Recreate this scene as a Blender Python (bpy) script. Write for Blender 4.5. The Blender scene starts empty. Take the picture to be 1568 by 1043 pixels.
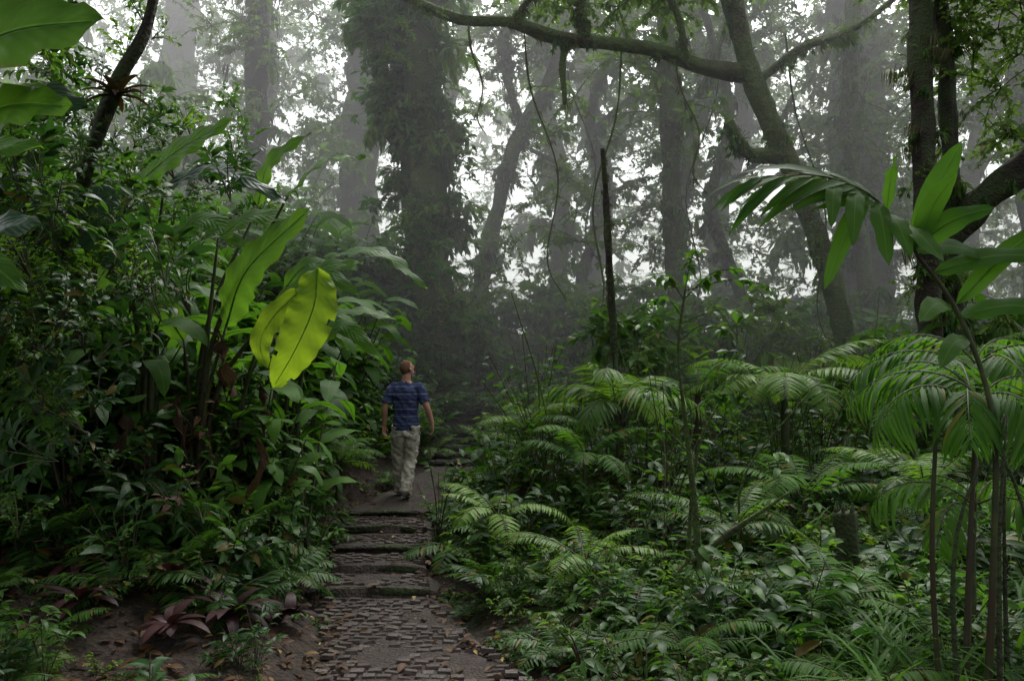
import bpy, math, random, time
import numpy as np
from mathutils import Vector, Matrix, noise
R=np.random.default_rng(11)
random.seed(5)
scene=bpy.context.scene
pi=math.pi
# ------------------------------------------------------------------ materials
def newmat(name):
    m=bpy.data.materials.new(name); m.use_nodes=True
    nt=m.node_tree; nt.nodes.clear()
    o=nt.nodes.new('ShaderNodeOutputMaterial')
    return m,nt,o
def N(nt,t,**k):
    n=nt.nodes.new(t)
    for a,b in k.items():
        setattr(n,a,b)
    return n
def math_n(nt,op,a,b=None,clamp=False):
    n=N(nt,'ShaderNodeMath',operation=op,use_clamp=clamp)
    for i,v in enumerate((a,b)):
        if v is None: continue
        if isinstance(v,(int,float)): n.inputs[i].default_value=v
        else: nt.links.new(v,n.inputs[i])
    return n.outputs[0]
def mixc(nt,f,a,b,bt='MIX'):
    n=N(nt,'ShaderNodeMix',data_type='RGBA',blend_type=bt)
    for i,v in ((0,f),(6,a),(7,b)):
        if isinstance(v,(int,float)): n.inputs[i].default_value=v
        elif isinstance(v,tuple): n.inputs[i].default_value=(*v,1)
        else: nt.links.new(v,n.inputs[i])
    return n.outputs[2]
def leafmat(name,dark,light,transl=.35,rough=.45,spec=.22,tcol=None,rib=.5,fine=False):
    m,nt,o=newmat(name); L=nt.links.new
    at=N(nt,'ShaderNodeAttribute',attribute_name='lc')
    sp=N(nt,'ShaderNodeSeparateXYZ'); L(at.outputs['Vector'],sp.inputs[0])
    oi=N(nt,'ShaderNodeObjectInfo')
    r=math_n(nt,'ADD',math_n(nt,'MULTIPLY',sp.outputs[2],.55),math_n(nt,'MULTIPLY',oi.outputs['Random'],.45))
    geo=N(nt,'ShaderNodeNewGeometry')
    nz=N(nt,'ShaderNodeTexNoise'); nz.inputs['Scale'].default_value=.9; nz.inputs['Detail'].default_value=0; L(geo.outputs['Position'],nz.inputs['Vector'])
    f=math_n(nt,'ADD',math_n(nt,'MULTIPLY',r,.8),math_n(nt,'MULTIPLY',math_n(nt,'SUBTRACT',nz.outputs[0],.48),1.8),True)
    c=mixc(nt,f,dark,light)
    old=math_n(nt,'GREATER_THAN',sp.outputs[2],.955)
    c=mixc(nt,math_n(nt,'MULTIPLY',old,.75),c,(.14,.085,.02))
    au=math_n(nt,'ABSOLUTE',sp.outputs[0])
    ribm=math_n(nt,'LESS_THAN',au,.07)
    c=mixc(nt,math_n(nt,'MULTIPLY',ribm,rib),c,tuple(min(1,v*1.6+.01) for v in light))
    p=N(nt,'ShaderNodeBsdfPrincipled')
    if fine:
        v=math_n(nt,'SUBTRACT',math_n(nt,'MULTIPLY',sp.outputs[1],90),math_n(nt,'MULTIPLY',au,16))
        ve=math_n(nt,'SINE',v)
        c=mixc(nt,math_n(nt,'MULTIPLY',math_n(nt,'ADD',ve,1.),.14),c,tuple(x*.6 for x in dark))
        n3=N(nt,'ShaderNodeTexNoise'); n3.inputs['Scale'].default_value=9; n3.inputs['Detail'].default_value=4; L(geo.outputs['Position'],n3.inputs['Vector'])
        c=mixc(nt,math_n(nt,'MULTIPLY',math_n(nt,'SUBTRACT',n3.outputs[0],.5,True),2.2,True),c,tuple(x*.7 for x in dark))
        edge=math_n(nt,'MULTIPLY',math_n(nt,'GREATER_THAN',math_n(nt,'ADD',au,math_n(nt,'MULTIPLY',n3.outputs[0],.5)),1.2),.6)
        c=mixc(nt,edge,c,(.10,.06,.02))
        bp=N(nt,'ShaderNodeBump'); bp.inputs['Strength'].default_value=.3; bp.inputs['Distance'].default_value=.004; L(ve,bp.inputs['Height'])
        L(bp.outputs[0],p.inputs['Normal'])
    L(c,p.inputs['Base Color']); p.inputs['Roughness'].default_value=rough
    p.inputs['Specular IOR Level'].default_value=spec
    t=N(nt,'ShaderNodeBsdfTranslucent')
    tc=mixc(nt,.7,c,tcol or (light[0]*1.8,light[1]*2.0,light[2]*.7))
    L(tc,t.inputs[0])
    mx=N(nt,'ShaderNodeMixShader'); mx.inputs[0].default_value=transl
    L(p.outputs[0],mx.inputs[1]); L(t.outputs[0],mx.inputs[2]); L(mx.outputs[0],o.inputs[0])
    return m
def surf(name,c1,c2,c3,scale=6,rough=.8,bump=.6,bd=.03,scale3=1.2,thr=.5,spec=.3,detail=6):
    m,nt,o=newmat(name); L=nt.links.new
    geo=N(nt,'ShaderNodeNewGeometry')
    a=N(nt,'ShaderNodeTexNoise'); a.inputs['Scale'].default_value=scale; a.inputs['Detail'].default_value=detail; a.inputs['Roughness'].default_value=.7; L(geo.outputs['Position'],a.inputs['Vector'])
    b=N(nt,'ShaderNodeTexNoise'); b.inputs['Scale'].default_value=scale3; b.inputs['Detail'].default_value=4; L(geo.outputs['Position'],b.inputs['Vector'])
    f=N(nt,'ShaderNodeMapRange'); L(a.outputs[0],f.inputs[0]); f.inputs[1].default_value=.35; f.inputs[2].default_value=.68
    g=N(nt,'ShaderNodeMapRange'); L(b.outputs[0],g.inputs[0]); g.inputs[1].default_value=thr-.06; g.inputs[2].default_value=thr+.08
    c=mixc(nt,f.outputs[0],c1,c2); c=mixc(nt,g.outputs[0],c,c3)
    vo=N(nt,'ShaderNodeTexVoronoi'); vo.inputs['Scale'].default_value=scale*3; L(geo.outputs['Position'],vo.inputs['Vector'])
    h=math_n(nt,'ADD',a.outputs[0],math_n(nt,'MULTIPLY',vo.outputs[0],.4))
    bp=N(nt,'ShaderNodeBump'); bp.inputs['Strength'].default_value=bump; bp.inputs['Distance'].default_value=bd; L(h,bp.inputs['Height'])
    p=N(nt,'ShaderNodeBsdfPrincipled'); L(c,p.inputs['Base Color']); p.inputs['Roughness'].default_value=rough
    p.inputs['Specular IOR Level'].default_value=spec; L(bp.outputs[0],p.inputs['Normal']); L(p.outputs[0],o.inputs[0])
    return m
M={}
M['dark']=leafmat('leaf_dark_green',(.008,.028,.008),(.028,.076,.018),.30)
M['mid']=leafmat('leaf_mid_green',(.012,.042,.009),(.058,.135,.022),.35)
M['bright']=leafmat('leaf_bright_green',(.028,.080,.012),(.115,.21,.028),.40)
M['palm']=leafmat('palm_leaflet_green',(.016,.058,.009),(.068,.155,.020),.42,.55,.14)
M['banana']=leafmat('banana_leaf_green',(.035,.11,.010),(.080,.19,.016),.45,.45,.22,(.17,.36,.02),.8,True)
M['glow']=leafmat('banana_young_leaf',(.10,.22,.012),(.16,.30,.015),.52,.45,.2,(.38,.54,.02),.9,True)
M['blue']=leafmat('waxy_bluegreen_leaf',(.016,.05,.022),(.03,.075,.03),.2,.4,.35,None,.5,True)
M['can']=leafmat('canopy_leaf',(.032,.070,.018),(.105,.175,.042),.45,.6,.12)
M['purple']=leafmat('bromeliad_leaf_maroon',(.014,.006,.007),(.042,.014,.015),.12,.45)
M['brown']=leafmat('dead_leaf_brown',(.040,.020,.010),(.10,.052,.022),.15,.6,.2)
M['husk']=leafmat('dry_husk',(.020,.012,.007),(.055,.033,.018),.15,.7,.1,None,.2,True)
M['yel']=leafmat('fallen_leaf_yellow',(.16,.10,.02),(.34,.24,.035),.2,.5,.3)
M['stem']=surf('green_stem',(.016,.025,.008),(.05,.06,.016),(.03,.02,.010),12,.6,.3,.005)
M['bark']=surf('mossy_bark',(.028,.020,.013),(.065,.048,.030),(.050,.078,.018),7,.9,1.,.08,1.6,.38)
M['barkd']=surf('dark_wet_bark',(.010,.007,.005),(.036,.027,.019),(.030,.044,.013),9,.75,1.,.06,1.6,.46)
M['moss']=surf('hanging_moss',(.038,.050,.015),(.09,.105,.030),(.05,.042,.018),25,.95,.8,.02)
M['soil']=surf('forest_soil',(.010,.007,.005),(.042,.026,.017),(.016,.022,.008),9,.85,1.,.05,1.1,.6)
M['path']=surf('muddy_path',(.013,.008,.006),(.048,.029,.021),(.026,.016,.011),14,.55,1.,.04,2.2,.5,.35)
M['block']=surf('worn_paver',(.018,.011,.009),(.064,.040,.031),(.028,.018,.013),22,.48,.8,.012,4,.5,.4)
# ------------------------------------------------------------------ mesh builder
class MB:
    def __init__(s): s.V=[];s.F=[];s.C=[];s.Mi=[];s.n=0
    def add(s,V,F,C=None,mi=0):
        V=np.asarray(V,float).reshape(-1,3);F=np.asarray(F,int).reshape(-1,4)
        if C is None: C=np.tile([.5,.5,.3],(len(V),1))
        s.V.append(V);s.F.append(F+s.n);s.C.append(C);s.Mi.append(np.full(len(F),mi));s.n+=len(V)
    def geo(s): return np.vstack(s.V),np.vstack(s.F),np.vstack(s.C),np.concatenate(s.Mi)
    def mesh(s,name,mats,smooth=True):
        V,F,C,mi=s.geo()
        me=bpy.data.meshes.new(name)
        me.vertices.add(len(V)); me.vertices.foreach_set('co',V.ravel().astype(np.float32))
        me.loops.add(F.size); me.loops.foreach_set('vertex_index',F.ravel().astype(np.int32))
        me.polygons.add(len(F)); me.polygons.foreach_set('loop_start',np.arange(0,F.size,4,dtype=np.int32))
        for m in mats: me.materials.append(m)
        me.polygons.foreach_set('material_index',mi.astype(np.int32))
        me.polygons.foreach_set('use_smooth',np.full(len(F),smooth))
        a=me.attributes.new('lc','FLOAT_VECTOR','POINT'); a.data.foreach_set('vector',C.ravel().astype(np.float32))
        me.update(calc_edges=True)
        return me
    def obj(s,name,mats,parent=None,link=True,smooth=True):
        o=bpy.data.objects.new(name,s.mesh(name,mats,smooth))
        if link: scene.collection.objects.link(o)
        if parent: o.parent=parent
        return o
def nrm(v): return v/np.maximum(np.linalg.norm(v,axis=-1,keepdims=True),1e-9)
def basis(Y,Z):
    Y=nrm(Y); X=nrm(np.cross(Y,Z)); Z=np.cross(X,Y)
    return np.stack([X,Y,Z],-1)
def euler(yaw,pitch,roll):
    n=len(yaw); cz,sz=np.cos(yaw),np.sin(yaw);cx,sx=np.cos(pitch),np.sin(pitch);cy,sy=np.cos(roll),np.sin(roll)
    z=np.zeros(n);o=np.ones(n)
    Rz=np.array([[cz,-sz,z],[sz,cz,z],[z,z,o]]).transpose(2,0,1)
    Rx=np.array([[o,z,z],[z,cx,-sx],[z,sx,cx]]).transpose(2,0,1)
    Ry=np.array([[cy,z,sy],[z,o,z],[-sy,z,cy]]).transpose(2,0,1)
    return Rz@Rx@Ry
def leaf_t(L=1,W=.3,n=4,droop=.6,fold=.25,a=.8,b=.8):
    t=np.linspace(0,1,n+1); V=[];C=[]
    y=0;z=0;pts=[]
    for i,tt in enumerate(t):
        pts.append((y,z)); ang=-droop*tt
        y+=L/n*math.cos(ang); z+=L/n*math.sin(ang)
    for (yy,zz),tt in zip(pts,t):
        w=W/2*max(.04,math.sin(pi*min(1,max(0,tt))**a)**b) if 0<tt<1 else W*.02
        V+=[(-w,yy,zz+w*fold),(0,yy,zz),(w,yy,zz+w*fold)]
        C+=[(-1,tt,0),(0,tt,0),(1,tt,0)]
    F=[]
    for i in range(n):
        for j in range(2):
            k=i*3+j;F.append((k,k+1,k+4,k+3))
    return np.array(V,float),np.array(F),np.array(C,float)
def place(mb,T,Mx,P,S,mi=0):
    V,F,C=T; n=len(P)
    if n==0: return
    S=np.asarray(S,float)
    W=np.einsum('nij,kj->nki',Mx,V)*S[:,None,None]+np.asarray(P)[:,None,:]
    FF=(F[None]+(np.arange(n)*len(V))[:,None,None]).reshape(-1,4)
    CC=np.tile(C,(n,1,1)); CC[:,:,2]=R.random(n)[:,None]
    mb.add(W.reshape(-1,3),FF,CC.reshape(-1,3),mi)
def catmull(P,n):
    P=np.asarray(P,float)
    if len(P)==2: return P[0]+(P[1]-P[0])*np.linspace(0,1,n)[:,None]
    E=np.vstack([2*P[0]-P[1],P,2*P[-1]-P[-2]]); u=np.linspace(0,len(P)-1-1e-6,n)
    i=u.astype(int);t=(u-i)[:,None];a,b,c,d=E[i],E[i+1],E[i+2],E[i+3]
    return .5*((2*b)+(-a+c)*t+(2*a-5*b+4*c-d)*t*t+(-a+3*b-3*c+d)*t**3)
def tube(mb,P,rad,n=12,sides=8,mi=0,rough=0,cap=True,seed=0,ref=(0,1,0)):
    Q=catmull(P,n); rad=np.array([r if hasattr(r,'__len__') else (r,r) for r in rad],float)
    u=np.linspace(0,1,len(rad)); t=np.linspace(0,1,n)
    rx=np.interp(t,u,rad[:,0]);ry=np.interp(t,u,rad[:,1])
    T=nrm(np.gradient(Q,axis=0)); ref=np.array(ref,float)
    b=np.cross(ref,T); bad=np.linalg.norm(b,axis=1)<.15
    if bad.any(): b[bad]=np.cross((1,.1,0),T[bad])
    b=nrm(b);c=np.cross(T,b)
    th=2*pi*np.arange(sides)/sides
    q=np.ones((n,sides))
    if rough:
        for i in range(n):
            for k in range(sides):
                h=th[k];q[i,k]=1+rough*noise.noise(Vector((math.cos(h)*1.3+seed,math.sin(h)*1.3,Q[i][2]*1.2+Q[i][0])))*1.6+rough*.9*noise.noise(Vector((math.cos(h)*3+seed,math.sin(h)*3,Q[i][2]*4)))
    V=Q[:,None,:]+b[:,None,:]*(np.cos(th)*rx[:,None]*q)[:,:,None]+c[:,None,:]*(np.sin(th)*ry[:,None]*q)[:,:,None]
    V=V.reshape(-1,3)
    C=np.stack([np.full(n*sides,.5),np.repeat(t,sides),np.full(n*sides,.3)],-1)
    F=[]
    for i in range(n-1):
        for k in range(sides):
            F.append((i*sides+k,i*sides+(k+1)%sides,(i+1)*sides+(k+1)%sides,(i+1)*sides+k))
    if cap:
        V=np.vstack([V,Q[:1],Q[-1:]]);C=np.vstack([C,[(.5,0,.3),(.5,1,.3)]])
        for e,i in ((0,0),(1,n-1)):
            ci=n*sides+e
            for k in range(0,sides-sides%2,2):
                f=(i*sides+k,i*sides+(k+1)%sides,i*sides+(k+2)%sides,ci)
                F.append(f if e else f[::-1])
    mb.add(V,F,C,mi)
    return Q
def blade(mb,P,W,nrmv,n=14,m=3,fold=.15,a=.75,b=.6,mi=0,tear=0,wave=.02,seed=0,rib=True):
    Q=catmull(P,n);T=nrm(np.gradient(Q,axis=0));rs=random.Random(seed)
    Z=np.array(nrmv,float);V=[];C=[];F=[];t=np.linspace(0,1,n)
    rr=rs.random(); k=2*m+1
    for i in range(n):
        X=nrm(np.cross(T[i],Z));Zn=np.cross(X,T[i])
        w=W/2*max(.03,math.sin(pi*min(1,max(1e-4,t[i]))**a)**b)
        if i==n-1:w=W*.01
        for j in range(-m,m+1):
            s=j/m; ww=w
            if tear and abs(s)>.3: ww=w*(1-(tear*rs.random() if rs.random()<.45 else 0)*abs(s))
            off=fold*abs(s)*w+wave*math.sin(i*1.7+seed+2*s)*abs(s)-.18*w*s*s
            V.append(Q[i]+X*s*ww+Zn*off);C.append((s,t[i],rr*.9))
    for i in range(n-1):
        for j in range(k-1):
            q=i*k+j
            if tear and (i*7+j*3+seed)%11<1 and (j==0 or j==k-2): continue
            F.append((q,q+1,q+k+1,q+k))
    mb.add(V,F,np.array(C),mi)
    if rib:
        r=W*.02
        tube(mb,Q[::2]-Z*0.002,[r*1.3,r*.4],n=n,sides=6,mi=mi,cap=False)
def frond(mb,P,npair,ll,lw,mi=0,stemi=1,up=(0,0,1),a0=70,a1=25,t0=.15,rs=.006,droop=.7,prof=.6,fold=.2,down=.15):
    Q=catmull(P,max(12,npair+4)); nq=len(Q); T=nrm(np.gradient(Q,axis=0))
    tube(mb,Q[::2],[rs,rs*.35],n=nq//2+2,sides=5,mi=stemi,cap=False)
    t=np.linspace(t0,.995,npair); X=np.array([np.interp(t*(nq-1),np.arange(nq),Q[:,i]) for i in range(3)]).T
    D=nrm(np.array([np.interp(t*(nq-1),np.arange(nq),T[:,i]) for i in range(3)]).T)
    U=np.tile(np.array(up,float),(npair,1)); S=nrm(np.cross(D,U)); U=np.cross(S,D)
    ang=np.radians(a0+(a1-a0)*t)[:,None]
    tt=(t-t0)/(1-t0); ln=ll*np.maximum(.15,np.sin(pi*(.14+.8*tt))**prof)
    TT=leaf_t(1,lw/ll,4,droop,fold,.85,.7)
    for s in (1,-1):
        j=R.normal(0,.08,(npair,3)); kp=R.random(npair)>.04
        Y=D*np.cos(ang)+S*s*np.sin(ang)-U*down+j
        place(mb,TT,basis(Y,U+j)[kp],X[kp],(ln*(.85+.3*R.random(npair)))[kp],mi)
def arc(L,elev,arch,yaw,n=6,base=(0,0,0)):
    p=np.array(base,float);out=[p.copy()]
    for i in range(n):
        e=elev-arch*((i+.5)/n)
        p=p+np.array([math.cos(e)*math.cos(yaw),math.cos(e)*math.sin(yaw),math.sin(e)])*L/n
        out.append(p.copy())
    return np.array(out)
# ------------------------------------------------------------------ man
def plain(name,c,c2=None,rough=.8,scale=30,bump=.2):
    return surf(name,c,c2 or tuple(v*1.25 for v in c),tuple(v*.85 for v in c),scale,rough,bump,.004,6,.5,.2,4)
skin=plain('skin',(.38,.20,.14),(.46,.25,.175),.55);hair=plain('short_hair',(.085,.045,.026),(.15,.08,.045),.8,90,.8)
trs=plain('beige_trousers',(.38,.35,.29),(.52,.49,.42),.9,14,.6);shoe=plain('shoe_grey',(.16,.145,.13))
m,nt,o=newmat('striped_navy_shirt');L=nt.links.new
tc=N(nt,'ShaderNodeTexCoord');sp=N(nt,'ShaderNodeSeparateXYZ');L(tc.outputs['Object'],sp.inputs[0])
nz=N(nt,'ShaderNodeTexNoise');nz.inputs['Scale'].default_value=5;L(tc.outputs['Object'],nz.inputs['Vector'])
z=math_n(nt,'ADD',sp.outputs[2],math_n(nt,'MULTIPLY',nz.outputs[0],.03))
f1=math_n(nt,'LESS_THAN',math_n(nt,'FRACT',math_n(nt,'MULTIPLY',z,10.5)),.12)
f2=math_n(nt,'LESS_THAN',math_n(nt,'FRACT',math_n(nt,'MULTIPLY',z,5.1)),.28)
c=mixc(nt,f1,(.034,.042,.100),(.12,.14,.21));c=mixc(nt,math_n(nt,'MULTIPLY',f2,.35),c,(.065,.08,.16))
p=N(nt,'ShaderNodeBsdfPrincipled');L(c,p.inputs['Base Color']);p.inputs['Roughness'].default_value=.9;p.inputs['Specular IOR Level'].default_value=.1;L(p.outputs[0],o.inputs[0]);shirt=m
def ell(mb,c,r,rot=None,n=14,sides=20,fn=None):
    V=[];F=[]
    for i in range(n+1):
        th=pi*(i+.02)/(n+.04)
        for k in range(sides):
            ph=2*pi*k/sides;v=Vector((math.sin(th)*math.cos(ph)*r[0],math.sin(th)*math.sin(ph)*r[1],math.cos(th)*r[2]))
            if fn:v=fn(v)
            if rot is not None:v=rot@v
            V.append(Vector(c)+v)
    for i in range(n):
        for k in range(sides):F.append((i*sides+k,i*sides+(k+1)%sides,(i+1)*sides+(k+1)%sides,(i+1)*sides+k))
    F=[f[::-1] for f in F]
    for e,i in ((0,0),(1,n)):
        pl=Vector((0,0,r[2]*(1-2*e)))
        V.append(Vector(c)+(rot@pl if rot is not None else pl));ci=len(V)-1
        for k in range(0,sides,2):
            f=(i*sides+k,i*sides+(k+1)%sides,i*sides+(k+2)%sides,ci);F.append(f if not e else f[::-1])
    mb.add([tuple(v) for v in V],F)
def remesh(mb,name,vox,sm,mats,parent,assign=None,wr=0):
    o=mb.obj(name,mats);o.data.validate()
    r=o.modifiers.new('r','REMESH');r.mode='VOXEL';r.voxel_size=vox
    s=o.modifiers.new('s','SMOOTH');s.iterations=sm;s.factor=.5
    dg=bpy.context.evaluated_depsgraph_get();me=bpy.data.meshes.new_from_object(o.evaluated_get(dg));o.modifiers.clear();o.data=me
    me.materials.clear()
    for q in mats:me.materials.append(q)
    if wr:
        for v in me.vertices:
            c=v.co;d=wr*noise.noise(Vector((c.x*9,c.y*9,c.z*(14)+c.x*8)))+wr*.5*noise.noise(Vector((c.x*22,c.y*22,c.z*30)));v.co=c+v.normal*d
    for p in me.polygons:
        p.use_smooth=True
        if assign:p.material_index=assign(p.center)
    o.parent=parent;return o
man=bpy.data.objects.new('walking_man',None);scene.collection.objects.link(man)
LF=dict(hip=(-.09,0,.90),knee=(-.115,.10,.50),ank=(-.115,.20,.09));RF=dict(hip=(.09,0,.90),knee=(.06,.03,.48),ank=(.035,-.16,.10))
arms={-1:dict(sh=(-.180,0,1.405),el=(-.270,-.04,1.14),wr=(-.300,.04,.92)),1:dict(sh=(.180,0,1.405),el=(.285,-.03,1.15),wr=(.345,.03,.94))}
mb=MB()
tube(mb,[(0,0,.86),(0,0,1.0),(0,.0,1.15),(0,0,1.32),(0,0,1.41),(0,0,1.50)],[(.15,.10),(.14,.095),(.14,.09),(.165,.105),(.14,.09),(.06,.055)],n=24,sides=20)
tube(mb,[(0,-.01,1.44),(0,0,1.50),(0,.01,1.60)],[(.085,.07),(.06,.06),(.056,.06)],n=10,sides=16)
hr=Matrix.Rotation(math.radians(-38),3,'Z')@Matrix.Rotation(math.radians(26),3,'X')
hc=Vector((.004,.010,1.655))
def hf(v):
    if v.z<0: v=Vector((v.x*(1+v.z*1.8),v.y*(1+v.z*.5),v.z))
    return v
ell(mb,hc,(.077,.097,.118),hr,18,24,hf)
def hp(x,y,z):return tuple(hc+hr@Vector((x,y,z)))
tube(mb,[hp(0,.085,.012),hp(0,.108,-.012),hp(0,.112,-.028),hp(0,.09,-.036)],[.009,.011,.014,.008],n=8,sides=8)
tube(mb,[hp(-.028,.082,.028),hp(0,.09,.03),hp(.028,.082,.028)],[.008,.009,.008],n=8,sides=6)
tube(mb,[hp(-.022,.082,-.062),hp(0,.09,-.062),hp(.022,.082,-.062)],[.005,.008,.005],n=8,sides=6)
ell(mb,hp(0,.072,-.092),(.024,.02,.018),hr,8,10)
for s in (-1,1):
    ell(mb,hp(s*.080,-.005,-.012),(.011,.02,.032),hr@Matrix.Rotation(s*.35,3,'Z'),10,12)
    ell(mb,hp(s*.03,.078,.006),(.012,.010,.009),hr,6,8)
    a=arms[s];tube(mb,[(s*.10,0,1.40),a['sh'],tuple((np.array(a['sh'])+a['el'])/2),a['el'],tuple((np.array(a['el'])*.65+np.array(a['wr'])*.35)),a['wr']],[.055,.054,.047,.041,.042,.027],n=26,sides=14)
    w=np.array(a['wr']);d=nrm(np.array([s*.05,.10,-1.0]))
    f=nrm(np.array([-s*.35,.9,.06]));f=nrm(f-d*np.dot(f,d));pn=np.cross(d,f)*s
    if pn[0]*s>0: pn=-pn
    tube(mb,[w-d*.01,w+d*.03,w+d*.065,w+d*.09],[(.026,.02),(.036,.016),(.042,.014),(.040,.012)],n=12,sides=12,ref=tuple(pn))
    for i,(off,ln) in enumerate(((.031,.072),(.010,.080),(-.011,.074),(-.031,.058))):
        b=w+d*.082+f*off;p1=b+d*ln*.42+pn*.008;p2=p1+d*ln*.3+pn*.016;p3=p2+d*ln*.2+pn*.018
        tube(mb,[b-d*.012,b,p1,p2,p3],[.0085,.0088,.0080,.0072,.006],n=14,sides=8)
    b=w+d*.03+f*.028;tube(mb,[b-f*.012,b+f*.016+d*.02+pn*.006,b+f*.028+d*.045+pn*.012,b+f*.03+d*.07+pn*.016],[.012,.0115,.010,.008],n=12,sides=8)
for q in (LF,RF):
    tube(mb,[q['hip'],q['knee'],tuple(np.array(q['knee'])*.6+np.array(q['ank'])*.4),q['ank']],[.085,.055,.056,.036],n=24,sides=14)
hri=hr.inverted()
def asg(c):
    if c[2]<1.5: return 0
    l=hri@(Vector(c)-hc)
    if l.length>.135: return 0
    if (l.z>.05 or (l.y<.015 and l.z>-.045)) and not(l.y>.05 and l.z<.075):
        if abs(l.x)>.081 and l.z<.03:return 0
        return 1
    return 0
remesh(mb,'body',.005,3,[skin,hair],man,asg)
mb=MB()
tube(mb,[(0,0,.855),(0,0,.95),(0,0,1.10),(0,0,1.28),(0,0,1.38),(0,0,1.445),(0,.0,1.49)],[(.178,.125),(.170,.120),(.158,.112),(.180,.125),(.175,.112),(.118,.088),(.072,.066)],n=30,sides=24)
for s in (-1,1):
    a=arms[s];m_=np.array(a['sh'])*.25+np.array(a['el'])*.75
    tube(mb,[(s*.09,0,1.395),a['sh'],tuple((np.array(a['sh'])+a['el'])/2),tuple(m_)],[.066,.064,.064,.070],n=16,sides=16)
remesh(mb,'striped_tshirt',.008,5,[shirt],man,None,.018)
mb=MB()
tube(mb,[(0,0,.78),(0,0,.86),(0,0,.95)],[(.15,.12),(.168,.118),(.150,.105)],n=12,sides=20)
for q in (LF,RF):
    h=np.array(q['hip']);k=np.array(q['knee']);a=np.array(q['ank'])
    tube(mb,[tuple(h+(0,0,.02)),tuple(h*.5+k*.5),tuple(k),tuple(k*.5+a*.5),tuple(a+(0,0,-.035))],[.105,.096,.080,.078,.074],n=26,sides=18)
    sd=-1 if q is LF else 1
    ell(mb,tuple(h*.25+k*.75+np.array([sd*.07,-.01,.05])),(.028,.055,.075))
remesh(mb,'cargo_trousers',.008,3,[trs],man,None,.026)
mb=MB()
for q,pt in ((LF,0),(RF,.25)):
    a=np.array(q['ank'])
    tube(mb,[tuple(a+(0,-.065,-.055+pt*.12)),tuple(a+(0,.0,-.04+pt*.05)),tuple(a+(0,.10,-.062)),tuple(a+(0,.19,-.068))],[(.034,.034),(.044,.048),(.048,.030),(.028,.02)],n=16,sides=16,ref=(0,0,1))
remesh(mb,'shoes',.006,2,[shoe],man)
man.location=(-1.38,10.4,.25);man.rotation_euler=(0,0,math.radians(-6))
# ------------------------------------------------------------------ terrain
PY=[-10,0,4.7,5.76,6.8,9.5,10.4,12,14,16,18,20,24,30,200]
PX=[0,0,-.48,-.82,-1.17,-1.5,-1.36,-1.0,-.8,-.3,.25,.8,1.2,1.2,1.2]
ZY=[-10,4,6.8,7.6,8.5,9.4,11,12.5,14,16,18,20,22,26,40,70,200]
ZZ=[-.1,-.1,-.08,-.0,.08,.18,.25,.42,.70,1.15,1.6,2.1,2.5,3.0,3.8,6,9]
def pathx(y): return np.interp(y,PY,PX)
def pz_s(y): return np.interp(y,ZY,ZZ)
def n2(x,y): return (np.sin(x*1.7+y*.6)+np.sin(y*2.1-x*.9+1)+.6*np.sin(x*4.1+y*3.3)+.4*np.sin(7*x-5*y))/3
def hwid(y): return np.interp(y,[4.7,5.8,10,12,14,24],[.72,.57,.54,.48,.36,.34])
def hgt(x,y):
    x=np.asarray(x,float);y=np.asarray(y,float)
    p=pathx(y);z=pz_s(y);dx=x-p
    dl=np.clip(-dx-.52,0,None);dr=np.clip(dx-.58,0,None)
    left=z+(.35*(1-np.exp(-dl/.5))+.30*np.minimum(dl,6))*np.interp(y,[4.5,8],[.35,1])
    tr=np.interp(y,[-10,8,14,20,30,60,200],[-.1,-.05,.35,1.2,2.8,5.5,9])
    rb=(1-np.exp(-dr/3.5))*np.interp(y,[11,16],[1,.6]); right=z*(1-rb)+tr*rb+.06*(1-np.exp(-dr/.3))
    h=np.where(dx<0,left,right)
    e=np.clip((dl+dr)*2,0,1)
    h=h+n2(x,y)*.07*e-.07*(1-e)*np.interp(y,[11,14],[1,.3])
    return h
gx=np.concatenate([np.linspace(-120,-12,22)[:-1],np.linspace(-12,12,220),np.linspace(12,120,22)[1:]])
gy=np.concatenate([np.linspace(-40,-2,12)[:-1],np.linspace(-2,26,240),np.linspace(26,160,40)[1:]])
GX,GY=np.meshgrid(gx,gy);GZ=hgt(GX,GY)+.015*np.sin(GX*13)*np.sin(GY*11)
nx=len(gx);ny=len(gy);idx=np.arange(nx*ny).reshape(ny,nx)
F=np.stack([idx[:-1,:-1],idx[:-1,1:],idx[1:,1:],idx[1:,:-1]],-1).reshape(-1,4)
mb=MB();mb.add(np.stack([GX,GY,GZ],-1).reshape(-1,3),F);mb.obj('ground',[M['soil']])
RIS=(6.8,7.4,8.0,8.7,9.4)
def stepz(y):
    z=-.10
    for s in RIS:
        if y>=s: z+=.065
    if y>9.4: z=max(z,float(pz_s(y))+.03)
    return z
STAIRS=[12.6+.45*i for i in range(16)]
def stair(y):
    if y<STAIRS[0]: return stepz(y)
    s=STAIRS[min(len(STAIRS)-1,int((y-12.6)/.45+1e-6))]
    return float(pz_s(s+.4))+.01
def rut(x,y):
    return .012*noise.noise(Vector((x*5,y*5,0)))+.012*noise.noise(Vector((x*14,y*14,3)))
ys=list(np.arange(1.5,9.6,.04))
for s in list(RIS)+STAIRS: ys+= [s-.002,s+.001]
ys+=list(np.arange(9.6,19.8,.1)); ys=sorted(ys)
mb=MB();V=[];ncx=33
for y in ys:
    hw=float(hwid(y))
    for j in range(ncx):
        s=j/(ncx-1)*2-1; x=float(pathx(y))+s*(hw+.06*math.sin(y*3+s)+.04*math.sin(y*9))
        z=stair(y)+rut(x,y)-.05*abs(s)**6-.012*(1-s*s)
        V.append((x,y,z))
nn=len(ys);idx=np.arange(nn*ncx).reshape(nn,ncx)
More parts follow.
